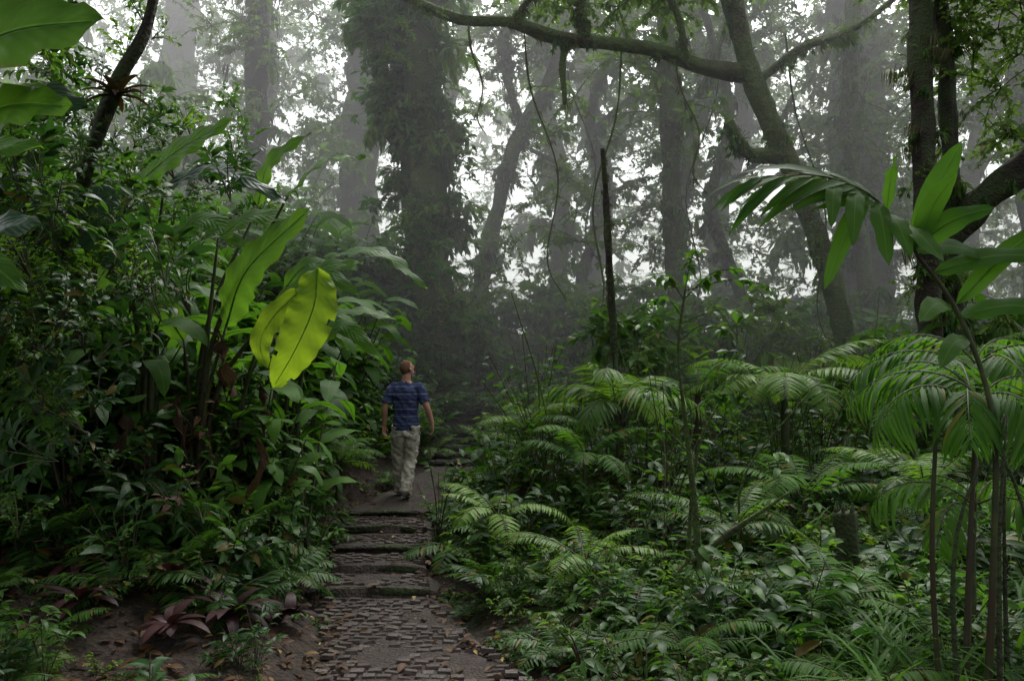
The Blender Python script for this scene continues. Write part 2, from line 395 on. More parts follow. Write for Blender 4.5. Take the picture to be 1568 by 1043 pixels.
F=np.stack([idx[:-1,:-1],idx[:-1,1:],idx[1:,1:],idx[1:,:-1]],-1).reshape(-1,4)
mb.add(V,F)
path=mb.obj('dirt_path',[M['path']])
mb=MB()
for s in RIS:
    x=float(pathx(s)); a_=random.uniform(.38,.52);b_=random.uniform(.38,.52);r_=random.uniform(-.05,.05)
    tube(mb,[(x-a_,s-r_,stepz(s)-.045),(x-.2,s+random.uniform(-.05,.05),stepz(s)-.034),(x+.1,s+random.uniform(-.05,.05),stepz(s)-.030),(x+b_,s+r_,stepz(s)-.045)],[(.026,.034),(.03,.034),(.034,.038),(.024,.03)],n=26,sides=10,rough=.7,seed=s)
for i,s in enumerate(STAIRS):
    x=float(pathx(s)); z=stair(s)-.04
    tube(mb,[(x-.36,s,z),(x+.36,s,z)],[.05,.05],n=8,sides=8,rough=.3,seed=i)
mb.obj('step_logs',[M['barkd']],parent=path)
mb=MB()
bt=np.array([(-1,-1,0),(1,-1,0),(1,1,0),(-1,1,0),(-.8,-.75,1),(.8,-.75,1),(.8,.75,1),(-.8,.75,1)],float)*(.048,.030,.024)
bf=np.array([(4,5,6,7),(0,1,5,4),(1,2,6,5),(2,3,7,6),(3,0,4,7)])
Ps=[]
y=3.2;r=0
while y<9.45:
    for k in range(-6,7):
        x=float(pathx(y))+k*.108+(r%2)*.054
        if abs(x-float(pathx(y)))>float(hwid(y))-.08: continue
        if noise.noise(Vector((x*2.2,y*1.6,5)))+.5*noise.noise(Vector((x*7,y*6,1)))<-.22: continue
        if any(abs(y-s)<.06 for s in RIS): continue
        Ps.append((x+random.gauss(0,.006),y+random.gauss(0,.005),stepz(y)-.011+rut(x,y)+random.gauss(0,.004)-.012*(1-((x-float(pathx(y)))/.6)**2)))
    y+=.085;r+=1
Ps=np.array(Ps);n=len(Ps)
place(mb,(bt,bf,np.zeros((8,3))),euler(R.normal(0,.08,n),R.normal(0,.09,n),R.normal(0,.09,n)),Ps,.9+.18*R.random(n))
mb.obj('pavers',[M['block']],parent=path,smooth=False)
# ------------------------------------------------------------------ instancing
def kit(name,objs):
    c=bpy.data.collections.new(name)
    for o in objs:c.objects.link(o)
    return c
def scatter(name,coll,P,rot,scl,idx,parent=None):
    me=bpy.data.meshes.new(name);P=np.asarray(P,float);n=len(P)
    me.vertices.add(n);me.vertices.foreach_set('co',P.ravel().astype(np.float32))
    a=me.attributes.new('rot','FLOAT_VECTOR','POINT');a.data.foreach_set('vector',np.asarray(rot,np.float32).ravel())
    a=me.attributes.new('scl','FLOAT','POINT');a.data.foreach_set('value',np.asarray(scl,np.float32))
    a=me.attributes.new('idx','INT','POINT');a.data.foreach_set('value',np.asarray(idx,np.int32))
    o=bpy.data.objects.new(name,me);scene.collection.objects.link(o)
    if parent:o.parent=parent
    ng=bpy.data.node_groups.new(name+'_gn','GeometryNodeTree')
    ng.interface.new_socket('Geometry',in_out='INPUT',socket_type='NodeSocketGeometry')
    ng.interface.new_socket('Geometry',in_out='OUTPUT',socket_type='NodeSocketGeometry')
    gi=ng.nodes.new('NodeGroupInput');go=ng.nodes.new('NodeGroupOutput')
    ip=ng.nodes.new('GeometryNodeInstanceOnPoints');ci=ng.nodes.new('GeometryNodeCollectionInfo')
    ci.inputs['Collection'].default_value=coll;ci.inputs['Separate Children'].default_value=True;ci.inputs['Reset Children'].default_value=True
    def na(nm,t):
        k=ng.nodes.new('GeometryNodeInputNamedAttribute');k.data_type=t;k.inputs['Name'].default_value=nm;return k.outputs[0]
    L=ng.links.new
    e=ng.nodes.new('FunctionNodeEulerToRotation')
    L(gi.outputs[0],ip.inputs['Points']);L(ci.outputs[0],ip.inputs['Instance']);ip.inputs['Pick Instance'].default_value=True
    L(na('idx','INT'),ip.inputs['Instance Index']);L(na('rot','FLOAT_VECTOR'),e.inputs[0]);L(e.outputs[0],ip.inputs['Rotation'])
    L(na('scl','FLOAT'),ip.inputs['Scale']);L(ip.outputs[0],go.inputs[0])
    md=o.modifiers.new('instances','NODES');md.node_group=ng
    return o
# ------------------------------------------------------------------ plant prototypes
def p_shrub(name,n,Rr,H,L,W,mat,droop=.7,stems=6):
    mb=MB();T=leaf_t(L,W,4,droop,.25)
    for k in range(stems):
        yw=k*2*pi/stems+random.random();rr=Rr*random.uniform(.3,.9);hh=H*random.uniform(.5,1)
        Q=tube(mb,[(0,0,-.05),(rr*.3*math.cos(yw),rr*.3*math.sin(yw),hh*.5),(rr*math.cos(yw),rr*math.sin(yw),hh)],[.006,.003],n=6,sides=4,mi=1,cap=False)
        m=n//stems
        t=R.random(m)**.6*.85+.15;P=np.array([np.interp(t*5,np.arange(6),Q[:,i]) for i in range(3)]).T
        yaw=yw-pi/2+R.normal(0,1.1,m)
        place(mb,T,euler(yaw,R.uniform(-.3,.7,m),R.normal(0,.4,m)),P,.6+.6*R.random(m))
    return mb.obj(name,[mat,M['stem']],link=False)
def p_fern(name,nf,L,mat,np_=22,ll=.13,lw=.03):
    mb=MB()
    for k in range(nf):
        yw=k*2*pi/nf+random.uniform(-.3,.3)
        frond(mb,arc(L*random.uniform(.75,1.1),random.uniform(.8,1.15),random.uniform(1.1,1.7),yw),np_,ll,lw,a0=80,a1=50,droop=.4,prof=.9)
    return mb.obj(name,[mat,M['stem']],link=False)
def p_hel(name,ns,H,L,W,mat):
    mb=MB()
    for k in range(ns):
        yw=random.uniform(0,2*pi);h=H*random.uniform(.6,1);r=.25*h
        Q=tube(mb,[(random.gauss(0,.08),random.gauss(0,.08),-.1),(r*.3*math.cos(yw),r*.3*math.sin(yw),h*.55),(r*math.cos(yw),r*math.sin(yw),h)],[.018,.007],n=10,sides=6,mi=1,cap=False)
        for j in range(7):
            q=Q[3+j];y2=yw+j*pi+random.uniform(-.7,.7);l=L*random.uniform(.7,1.15)
            A=arc(l,random.uniform(.1,1.0),random.uniform(.8,1.9),y2,base=q)
            d=A[-1]-A[0];nv=nrm(np.cross(np.cross(d,(0,0,1)),d))+R.normal(0,.25,3)
            blade(mb,A,W*random.uniform(.8,1.2),nv,n=9,m=1,mi=0,seed=k*9+j,wave=.01)
    return mb.obj(name,[mat,M['stem']],link=False)
def p_grass(name,n,L,W,mat):
    mb=MB();T=leaf_t(L,W,6,1.5,.2,.5,.5)
    place(mb,T,euler(R.uniform(0,2*pi,n),R.uniform(.6,1.4,n),R.normal(0,.4,n)),R.normal(0,.04,(n,3))*(1,1,0),.5+.6*R.random(n))
    return mb.obj(name,[mat],link=False)
def p_spray(name,nt,nl,L,W,tw,mat,hang=False):
    mb=MB();T=leaf_t(L,W,3,.6,.25)
    for k in range(nt):
        yw=random.uniform(0,2*pi)
        A=arc(tw*random.uniform(.6,1.1),(-.4 if hang else random.uniform(-.5,.8)),(1.3 if hang else .7),yw)
        Q=tube(mb,A,[.008,.003],n=8,sides=4,mi=1,cap=False)
        t=R.random(nl)*.9+.1;P=np.array([np.interp(t*7,np.arange(8),Q[:,i]) for i in range(3)]).T
        pt=R.uniform(-1.5,-.4,nl) if hang else R.uniform(-1.0,.5,nl)
        place(mb,T,euler(yw-pi/2+R.normal(0,1.2,nl),pt,R.normal(0,.6,nl)),P,.6+.6*R.random(nl))
    return mb.obj(name,[mat,M['bark']],link=False)
def p_moss(name,n,L):
    mb=MB();T=leaf_t(L,.035,4,.2,.2,.4,.4)
    place(mb,T,euler(R.uniform(0,2*pi,n),R.uniform(-1.75,-1.1,n),R.normal(0,.4,n)),R.normal(0,.12,(n,3))*(1,1,.3),.25+.8*R.random(n))
    return mb.obj(name,[M['moss']],link=False)
U=kit('undergrowth_kit',[
 p_shrub('u00_shrub',64,.30,.40,.11,.048,M['mid']),
 p_shrub('u01_shrub',110,.28,.36,.065,.034,M['bright'],.6,8),
 p_shrub('u02_shrub',48,.36,.5,.18,.056,M['dark'],.9),
 p_fern('u03_fern',7,.60,M['mid'],26,.13,.024),
 p_fern('u04_fern',6,.45,M['bright'],22,.10,.020),
 p_grass('u05_grass',26,.5,.018,M['palm']),
 p_shrub('u06_creeper',90,.30,.12,.055,.038,M['mid'],.5,8),
 p_shrub('u07_shrub',60,.4,.7,.14,.042,M['mid'],1.0,6),
 p_shrub('u08_tall_shrub',90,.45,1.2,.10,.04,M['mid'],.8,9),
 p_shrub('u09_dead_shrub',24,.3,.5,.10,.04,M['brown'],.9,6),
])
H=kit('heliconia_kit',[
 p_hel('h00_heliconia',4,2.0,.62,.17,M['mid']),
 p_hel('h01_heliconia',4,1.6,.50,.15,M['dark']),
 p_hel('h02_heliconia',3,2.2,.75,.20,M['palm']),
])
Cn=kit('canopy_kit',[
 p_spray('c00_spray',6,18,.15,.060,.7,M['can']),
 p_spray('c01_spray',6,20,.12,.055,.7,M['can']),
 p_spray('c02_hanging_spray',6,11,.30,.085,.55,M['can'],True),
 p_spray('c03_hanging_spray',6,12,.28,.08,.6,M['mid'],True),
 p_moss('c04_moss',40,.55),
 p_spray('c05_fine_spray',8,24,.085,.042,.8,M['can']),
 p_spray('c06_spray',7,15,.22,.09,.7,M['mid']),
])
# ------------------------------------------------------------------ undergrowth
ROS=((-2.2,5.3,.42),(-1.75,5.05,.36),(-2.95,5.5,.4),(-2.0,4.75,.3),(-2.6,4.9,.35),(-1.5,5.5,.25))
def sel(n,x0,x1,y0,y1): return R.uniform(x0,x1,n),R.uniform(y0,y1,n)
X,Y=sel(12500,-9,12,2.4,20); dx=X-pathx(Y)
dist=np.hypot(X,Y)
edge=hwid(Y)-.01+.10*np.sin(Y*5)+.06*np.sin(Y*13)
keep=(np.abs(dx)>edge)&(np.abs(X)<.8*Y+1)&(R.random(len(X))<np.clip(6.5/dist,.22,1))&(dist>2.8)
keep&=~((np.abs(dx)<1.0)&(Y<12)&(R.random(len(X))<.30))
keep&=~((dx<0)&(dx>-2.6)&(Y<6.6)&(R.random(len(X))<.42))
for (a,b,l) in ROS: keep&=np.hypot(X-a,(Y-b+.2)*.8)>.25
X,Y,dx=X[keep],Y[keep],dx[keep]; left=dx<0; n=len(X)
rl=R.random(n)
pr=np.array([.16,.20,.07,.21,.19,.03,.06,.05,.015,.015]);pl=np.array([.17,.10,.20,.20,.08,.02,.10,.08,.01,.04])
idx=np.where(left,np.searchsorted(np.cumsum(pl),rl),np.searchsorted(np.cumsum(pr),rl)).clip(0,9)
far=(Y>8.5)&(~left)&(dx>1.2)&(R.random(n)<.06); idx=np.where(far,8,idx)
idx=np.where((Y<6)&(idx==8),3,idx)
nearedge=(np.abs(dx)<.9)&(Y<13); idx=np.where(nearedge&(R.random(n)<.6),6,idx)
patch=.75+.5*np.clip(.5+.5*n2(X*.7,Y*.7+3),0,1)
s=R.uniform(.45,1.25,n)*np.where(nearedge,.6,1)*np.clip(.5+.095*np.hypot(X,Y),.7,1.45)*patch
s=np.where((Y<5.2)&left,s*.6,s)
P=np.stack([X,Y,hgt(X,Y)-.02],-1)
rot=np.stack([R.normal(0,.15,n),R.normal(0,.15,n),R.uniform(0,2*pi,n)],-1)
scatter('undergrowth_foliage',U,P,rot,s,idx)
X,Y=sel(1300,-12,-1,5.6,19); dx=X-pathx(Y)
keep=(dx<-1.25)&(X>-.72*Y-1.5)&~((Y<6.9)&(X>-3.2)); X,Y,dx=X[keep],Y[keep],dx[keep]
X,Y,dx=X[:430],Y[:430],dx[:430];n=len(X)
s=np.clip(.55+.22*(-dx-1.25),.5,1.1)*R.uniform(.8,1.15,n)
scatter('heliconia_thicket',H,np.stack([X,Y,hgt(X,Y)-.03],-1),np.stack([R.normal(0,.1,n),R.normal(0,.1,n),R.uniform(0,6.28,n)],-1),s,R.choice([0,1,2],n,p=[.40,.27,.33]))
X,Y=sel(2300,-12,-1,5.4,18); dx=X-pathx(Y); keep=(dx<-1.1)&(X>-.72*Y-1.2)
X,Y,dx=X[keep],Y[keep],dx[keep];n=len(X)
top=np.clip((-dx-.9)*.8,.3,2.0); top=np.where((Y<7)&(X>-3.2),.5,top);Z=hgt(X,Y)+R.random(n)*top
scatter('bank_shrub_foliage',U,np.stack([X,Y,Z],-1),np.stack([R.normal(0,.5,n),R.normal(0,.5,n),R.uniform(0,6.28,n)],-1),R.uniform(.7,1.3,n),R.choice([0,2,7,3,1,9],n,p=[.25,.25,.19,.14,.13,.04]))
def nz3(P,s,o=0):
    return np.array([noise.noise(Vector((p[0]*s+o,p[1]*s,p[2]*s))) for p in P])
def cloud(n,x0,x1,y0,y1,z0,z1,s,thr,o=0):
    P=np.stack([R.uniform(x0,x1,n),R.uniform(y0,y1,n),R.uniform(z0,z1,n)],-1)
    P[:,2]+=np.interp(P[:,1],[0,16,26,40,80],[0,.8,2.6,3.5,6])
    return P[nz3(P,s,o)>thr]
def putc(name,P,smin,smax,kinds,pk,kitc=Cn,parent=None):
    n=len(P)
    return scatter(name,kitc,P,np.stack([R.normal(0,.25,n),R.normal(0,.25,n),R.uniform(0,6.28,n)],-1),R.uniform(smin,smax,n),R.choice(kinds,n,p=pk),parent)
Pu=np.vstack([cloud(900,-14,22,15.5,30,0,3.0,.5,-.1,3),cloud(650,1.5,16,12,22,0,2.4,.6,-.02,9),cloud(200,-1,3,19,24,0,2.5,.6,-.2,9)])
Pu=Pu[(np.abs(Pu[:,0]-pathx(Pu[:,1]))>.8)|(Pu[:,1]>19)]
putc('understory_foliage',Pu,.8,1.7,[0,1,2,3,6],[.3,.3,.1,.1,.2])
Pc=np.vstack([
 cloud(1750,-1,26,17,34,3.5,14,.28,.06,20),
 cloud(700,-24,-5,16,34,2.5,9,.3,-.04,40),
 cloud(460,-24,-2,22,36,7,18,.28,.07,60),
 cloud(2500,-40,42,34,56,0,25,.16,-.10,80),
])
putc('distant_canopy_foliage',Pc,1.1,2.3,[0,1,2,5],[.22,.3,.13,.35])
Pk=cloud(420,-2.5,8,-3,6.6,6.7,8.0,.5,-.1,140);putc('unseen_shade_foliage',Pk,1.,1.6,[0,6],[.5,.5])  # leaf cloud above the view, added only to darken the foreground
# ------------------------------------------------------------------ trees
def tree(name,P,rad,mat='bark',n=40,sides=14,branches=(),epi=0,epir=.4,epis=(.6,1.1),kinds=(2,3,4),pk=(.4,.3,.3),z0=0,rough=.3,crown=(),bw=.5,ck=((0,1,5),(.3,.3,.4)),ethr=-.15):
    mb=MB();Q=tube(mb,P,rad,n=n,sides=sides,rough=rough,seed=P[0][0]*3.1)
    Qs=[(Q,rad[0]*.5+rad[-1]*.5)]
    for bp,br in branches:
        q=tube(mb,bp,br,n=24,sides=10,rough=rough*1.3,seed=bp[0][0]);Qs.append((q,br[0]))
    o=mb.obj(name,[M[mat]])
    if epi:
        pts=[];w=np.array([len(q)*bw if i else 1.*len(q) for i,(q,_) in enumerate(Qs)]);w=w/w.sum()
        for i,(q,r) in enumerate(Qs):
            m=int(epi*w[i]);k=R.uniform(0,len(q)-1,m);a=R.uniform(0,2*pi,m)
            c=np.array([np.interp(k,np.arange(len(q)),q[:,j]) for j in range(3)]).T
            lump=1+1.2*np.clip(nz3(c,.55,7+i),-.5,1)
            rr=r*.8+epir*lump*R.random(m)**2
            if i: c=c+np.stack([r*np.cos(a)*.7,r*np.sin(a)*.6,r*np.sin(a)*.7],-1)
            else: c=c+np.stack([rr*np.cos(a),rr*np.sin(a),0*rr],-1)
            c=c[(c[:,2]>z0)&(nz3(c,.8,i*3)>ethr)];pts.append(c)
        pts=np.vstack(pts)
        putc(name+'_epiphytes',pts,epis[0],epis[1],list(kinds),list(pk),parent=o)
    if len(crown):
        cp=[]
        for (c,r,m) in crown:
            v=R.normal(0,1,(m,3));v=nrm(v)*R.random((m,1))**.4*np.array(r);v=v+np.array(c);cp.append(v[nz3(v,.55,c[0])>-.03])
        putc(name+'_crown',np.vstack(cp),.9,1.6,list(ck[0]),list(ck[1]),parent=o)
    return o
tree('moss_covered_tree',[(-1.6,17.1,1.4),(-1.85,17.1,5.0),(-2.05,17.1,8.5),(-2.2,17.1,15)],[.62,.5,.45,.4],epi=600,epir=1.0,epis=(.55,1.15),kinds=(2,3,4,0,6),pk=(.30,.16,.12,.18,.24),
  branches=[([(-2.0,17.1,7.0),(-2.7,17,8.2),(-3.2,17,10.5)],[.2,.15,.1])])
tree('epiphyte_laden_tree',[(-6.5,20,2),(-6.55,20,7),(-6.5,20,16)],[.33,.28,.26],'barkd',epi=190,epir=.5,z0=5.,epis=(.5,1.3),kinds=(2,0,4),pk=(.4,.3,.3))
tree('misty_tree',[(-13.6,32,3),(-13.9,32,10),(-13.4,32,24)],[.8,.7,.6],epi=130,epir=.6,epis=(.6,1.3),kinds=(2,0,4),pk=(.4,.3,.3),crown=[((-13.6,32,19),(4,3,4),80)])
tree('misty_tree',[(-4.8,26,3),(-5.0,26,10),(-4.7,26,20)],[.7,.58,.55],epi=200,epir=.8,z0=4,epis=(.6,1.3),kinds=(2,0,4,5),pk=(.35,.25,.25,.15))
tree('leaning_tree',[(-1.1,22,2.2),(-.9,22,4.3),(-.34,22,7),(.29,22,9),(1.2,22,10.6),(1.8,22,14)],[.24,.2,.19,.17],epi=150,epir=.2,epis=(.3,.8),branches=[([(.29,22,9),(-.1,22,10.3),(-.2,22,12)],[.12,.08])],crown=[((1.6,22,12.0),(2.6,1.5,1.9),90)])
tree('leaning_tree',[(-3.2,28,3),(-2.7,28,8.5),(-2.2,28,12.4),(-1.3,28,17)],[.3,.25,.22],epi=80,epis=(.5,1))
tree('slender_mossy_tree',[(3.85,18.3,.7),(3.75,18.3,5),(3.65,18.3,9),(3.6,18.3,14)],[.24,.21,.2],epi=230,epir=.16,epis=(.3,.7),kinds=(2,4,5),pk=(.2,.5,.3),branches=[([(3.7,18.3,7.5),(4.4,18.2,8.6),(5.2,18,10.6)],[.1,.07,.05]),([(3.7,18.3,8.8),(2.9,18.2,9.5),(2.2,18,10.9)],[.09,.06,.04])])
tree('crooked_branching_tree',[(6.35,14.6,.2),(6.3,14.6,1.2),(6.07,14.6,3.04),(5.6,14.6,4.6),(5.1,14.6,6),(4.5,14.6,7.5),(4.1,14.6,9.5),(4.0,14.5,12)],[.25,.22,.19,.18,.18,.18,.16,.14],'bark',n=60,
  branches=[([(4.4,14.6,7.6),(3.5,14.4,7.62),(2.6,14.2,7.85),(.97,14,7.95),(0,14,8.25),(-1.0,14,8.35),(-2.4,14,8.95)],[.15,.12,.12,.11,.09,.08,.07]),
            ([(.97,14,8.0),(.9,14,7.4),(.95,14,6.75)],[.07,.05,.04]),
            ([(1.35,14,7.95),(1.2,14,8.6),(.9,14,9.6)],[.08,.07,.06]),
            ([(5.1,14.6,6.0),(4.5,14.5,5.95),(4.2,14.4,6.15),(4.0,14.4,6.55)],[.15,.12,.10,.09]),
            ([(0,14,8.25),(.5,14,8.8),(1.9,14,9.1),(2.6,14,9.6)],[.05,.04,.03]),
            ([(4.5,14.6,7.3),(5.4,14.5,8.0),(6.3,14.4,8.3),(7.4,14.3,9.1)],[.09,.07,.06,.04]),
            ([(3.2,14.3,7.75),(3.0,14.2,8.6),(2.3,14,9.8)],[.07,.06,.05])],epi=620,epir=.05,epis=(.15,.45),kinds=(4,2,5,3),pk=(.60,.12,.18,.10),bw=1.,
  crown=[((2.2,14.2,9.5),(2.8,1.2,.9),60)])
tree('giant_misty_tree',[(10.9,24.4,1.5),(10.8,24.4,8),(10.6,24.4,20)],[.95,.75,.8],epi=300,epir=.6,epis=(.6,1.3),kinds=(2,0,4),pk=(.4,.3,.3),crown=[((8,24,15),(4,3,3),80)])
tree('slender_tree',[(8.4,18.3,.6),(8.2,18.3,4),(7.9,18.3,8),(8.4,18.3,14)],[.22,.18,.16],epi=140,epir=.2,epis=(.3,.8))
tree('dark_trunk_tree',[(6.5,12.2,.1),(6.45,12.2,3),(6.42,12.2,6),(6.5,12.2,11)],[.19,.16,.15],'barkd',epi=130,epir=.2,z0=1.5,epis=(.2,.7),kinds=(3,5,4),pk=(.25,.35,.4),crown=[((7.2,12.5,7.9),(1.3,1.2,1.1),26)],ck=((5,1),(.7,.3)))
tree('dark_trunk_tree',[(7.1,12.6,.1),(7.0,12.6,3),(7.05,12.6,6),(6.85,12.6,11)],[.17,.13,.12],'barkd',
  branches=[([(7.0,12.6,4.0),(7.35,12.3,4.6),(7.9,12,5.1),(8.9,11.6,5.8)],[.16,.22,.24,.24])],epi=130,epir=.2,z0=2.5,epis=(.2,.7),crown=[((8.4,12.5,7.0),(1.3,1.2,2.0),36)],ck=((5,1),(.7,.3)))
B=dict(epis=(.5,1.0))
tree('background_tree',[(5.6,27,2),(5.9,27,9),(7.2,27,13),(8,27,18)],[.28,.23,.18],epi=90,crown=[((6,27,11),(3,2,3),70)],**B)
tree('background_tree',[(1.5,30,3),(1.9,30,9),(1.2,30,14),(2,30,20)],[.33,.28,.23],epi=90,crown=[((1.5,30,12),(3.5,2,3),70)],**B)
tree('background_tree',[(13,20,1),(13.3,20,6),(12.6,20,14)],[.35,.3,.25],epi=90,crown=[((12,20,10),(2.5,2,3),70)],**B)
tree('background_tree',[(3.0,34,4),(3.9,34,10),(3.2,34,16),(4.6,34,24)],[.5,.42,.4],epi=90,**B)
tree('background_tree',[(-9,28,3),(-9.6,28,8),(-8.8,28,13),(-9.4,28,18)],[.4,.32,.3],epi=100,crown=[((-9,28,14),(3,2,2.5),80)],**B)
tree('background_tree',[(9,31,3),(8.0,31,8),(9.3,31,13),(8.6,31,20)],[.45,.4,.35],epi=80,**B)
tree('background_tree',[(15.5,26,2),(15.0,26,7),(15.9,26,12),(15.5,26,18)],[.4,.35,.3],epi=80,crown=[((15,26,12),(3,2,3),60)],**B)
tree('background_tree',[(-17,24,3),(-16.6,24,9),(-17,24,18)],[.4,.35,.3],epi=80,crown=[((-16,24,11),(3,2,3),60)],**B)
tree('twisted_tree',[(2.4,24,2.4),(2.1,24,5),(2.9,24,7.5),(2.4,24,10),(3.4,24,13)],[.2,.17,.15,.12],epi=110,epir=.15,epis=(.3,.7),branches=[([(2.7,24,7),(1.6,24,8.4),(.6,24,9.0)],[.1,.08,.06]),([(2.5,24,9.6),(3.9,24,10.8),(4.8,24,11)],[.1,.08,.06])])
tree('twisted_tree',[(5.6,20.5,1.2),(5.9,20.5,4),(5.2,20.5,6.4),(5.7,20.5,9),(5.0,20.5,12)],[.17,.14,.12,.1],epi=110,epir=.15,epis=(.3,.7),branches=[([(5.4,20.5,6.8),(6.6,20.5,7.8),(7.4,20.5,9.4)],[.09,.07,.05])])
tree('mossy_dead_pole',[(1.33,10,0),(1.30,10,1.8),(1.24,10,3.2),(1.20,10,4.2),(1.16,10,4.7)],[.05,.045,.042,.04,.028],'barkd',n=50,sides=10,rough=.7,epi=90,epir=.02,epis=(.07,.18),kinds=(4,),pk=(1.,))
mb=MB();lp=[]
for i,(x,y,zt,zb,dx_) in enumerate([(.2,14.0,8.3,3.2,.7),(2.0,14.1,7.9,2.6,-.6),(3.0,14.3,7.8,5.2,.5),(-.8,14,8.3,6.2,.3),(5.3,15,8.5,2.2,.8),(7.4,13,7.4,3.4,-.5),(4.6,17,9.5,3,-.9),(1.2,18,10,4.4,.8)]):
    lq=tube(mb,[(x,y,zt),(x+dx_*.2,y,zt*.75+zb*.25),(x+dx_*.9,y+.1,zt*.45+zb*.55),(x+dx_*.6,y,zt*.15+zb*.85),(x+dx_*1.1,y,zb)],[.018,.014,.017,.010],n=26,sides=6,rough=.6,seed=i);lp.append(lq[::2])
o_=mb.obj('hanging_lianas',[M['bark']])
lp=np.vstack(lp);putc('liana_moss',lp[R.random(len(lp))<.8],.12,.4,[4,5],[.7,.3],parent=o_)
# ------------------------------------------------------------------ banana plants
mb=MB();g=[M['banana'],M['stem'],M['glow'],M['blue'],M['husk']]
blade(mb,[(-2.27,6.3,2.12),(-2.06,6.15,2.55),(-1.51,5.9,2.98)],.42,(-.3,-1,.5),n=22,m=4,a=.85,mi=0,seed=2)
blade(mb,[(-1.50,6.1,2.55),(-1.50,6.0,2.25),(-1.62,5.95,1.92),(-1.80,6.0,1.63)],.36,(.35,-1,.2),n=24,m=4,a=.8,b=.5,mi=2,tear=.10,seed=3)
blade(mb,[(-1.62,6.12,2.40),(-1.80,6.05,2.2),(-1.90,6.0,1.98),(-1.84,6.0,1.78)],.19,(.1,-1,.3),n=14,m=3,mi=2,seed=4)
blade(mb,[(-3.02,6.1,3.1),(-2.6,6,3.42),(-2.11,5.9,3.66)],.34,(-.2,-.9,.6),n=20,m=4,mi=0,seed=5)
blade(mb,[(-2.75,6.2,3.22),(-2.4,6.1,3.32),(-2.1,6.0,3.26),(-1.70,6,3.02)],.28,(.1,-.8,.7),n=24,m=4,mi=3,tear=.6,seed=6)
blade(mb,[(-3.1,5.9,3.17),(-3.06,5.8,2.85),(-2.97,5.85,2.5)],.38,(.1,-1,.2),n=16,m=4,mi=3,tear=.15,seed=7)
blade(mb,[(-1.75,7.3,2.84),(-1.22,7.2,2.88),(-.76,7.1,2.52)],.19,(0,-.7,1),n=18,m=3,mi=0,seed=8,tear=.3)
blade(mb,[(-1.85,7.3,2.26),(-1.4,7.2,2.34),(-1.0,7.2,2.24)],.15,(0,-.6,1),n=16,m=3,mi=0,seed=9)
blade(mb,[(-1.75,6.1,3.1),(-1.45,6.0,3.36),(-1.12,6.0,3.4)],.15,(0,-.6,1),n=16,m=3,mi=0,seed=10,tear=.5)
blade(mb,[(-2.35,6.3,2.82),(-2.05,6.2,2.98),(-1.6,6.1,2.93)],.22,(0,-.9,.8),n=16,m=3,mi=0,seed=11)
blade(mb,[(-2.9,6.4,2.75),(-2.5,6.4,3.0),(-2.15,6.4,2.75)],.24,(0,-.9,.8),n=16,m=3,mi=0,seed=12)
blade(mb,[(-2.0,6.6,2.3),(-1.6,6.6,2.62),(-1.25,6.6,2.68)],.2,(-.2,-.9,.7),n=16,m=3,mi=0,seed=13)
blade(mb,[(-2.2,6.8,3.2),(-2.1,6.8,3.6),(-1.75,6.8,3.85)],.18,(-.5,-.9,.3),n=16,m=3,mi=0,seed=14)
blade(mb,[(-3.4,6.3,2.3),(-3.1,6.2,2.65),(-2.75,6.1,2.5)],.26,(0,-.9,.8),n=16,m=3,mi=0,seed=15)
blade(mb,[(-3.9,6.3,2.6),(-3.7,6.2,2.95),(-3.3,6.1,2.9)],.26,(0,-.9,.8),n=16,m=3,mi=0,seed=16)
blade(mb,[(-2.6,6.3,2.0),(-2.75,6.1,2.3),(-3.1,6.0,2.25)],.22,(0,-.9,.6),n=16,m=3,mi=0,seed=17)
blade(mb,[(-2.1,7.2,2.5),(-1.8,7.1,2.75),(-1.35,7.0,2.45)],.22,(0,-.9,.7),n=16,m=3,mi=0,seed=18)
blade(mb,[(-1.9,7.4,2.0),(-1.55,7.3,2.2),(-1.2,7.2,1.9)],.2,(0,-.9,.7),n=16,m=3,mi=0,seed=19)
for b,t in (((-2.5,6.4),(-2.27,6.3,2.12)),((-2.5,6.5),(-1.5,6.1,2.55)),((-2.9,6.4),(-3.02,6.1,3.1)),((-2.95,6.4),(-2.75,6.2,3.22)),((-3.0,6.4),(-3.1,5.9,3.17)),((-2.1,7.4),(-1.75,7.3,2.84)),((-2.0,7.4),(-1.85,7.3,2.26)),((-2.5,6.4),(-1.75,6.1,3.1)),((-2.5,6.45),(-2.35,6.3,2.82)),((-2.6,6.6),(-2.2,6.8,3.2)),((-3.3,6.5),(-3.4,6.3,2.3)),((-3.6,6.5),(-3.9,6.3,2.6)),((-2.6,6.5),(-2.6,6.3,2.)),((-2.3,6.7),(-2.,6.6,2.3)),((-2.9,6.5),(-2.9,6.4,2.75)),((-2.2,7.4),(-2.1,7.2,2.5)),((-2.1,7.5),(-1.9,7.4,2.0))):
    g0=float(hgt(b[0],b[1]))-.1
    tube(mb,[(b[0],b[1],g0),(b[0]*.9+t[0]*.1,b[1],g0*.4+t[2]*.6),t],[.034,.022,.009],n=16,sides=8,mi=1,rough=.15)
for i in range(9):
    x=-2.6+R.normal(0,.45);y=6.2+R.normal(0,.2);z=1.9+R.normal(0,.4)
    blade(mb,[(x,y,z),(x+.08,y-.1,z-.2),(x+R.normal(.02,.08),y-.08,z-.5)],.08,(R.normal(.2,.6),-1,.1),n=10,m=2,mi=4,tear=.7,seed=20+i,wave=.06)
mb.obj('banana_plant',g)
n=70;X=R.uniform(-3.6,-1.75,n);Y=R.uniform(6.1,7.6,n)
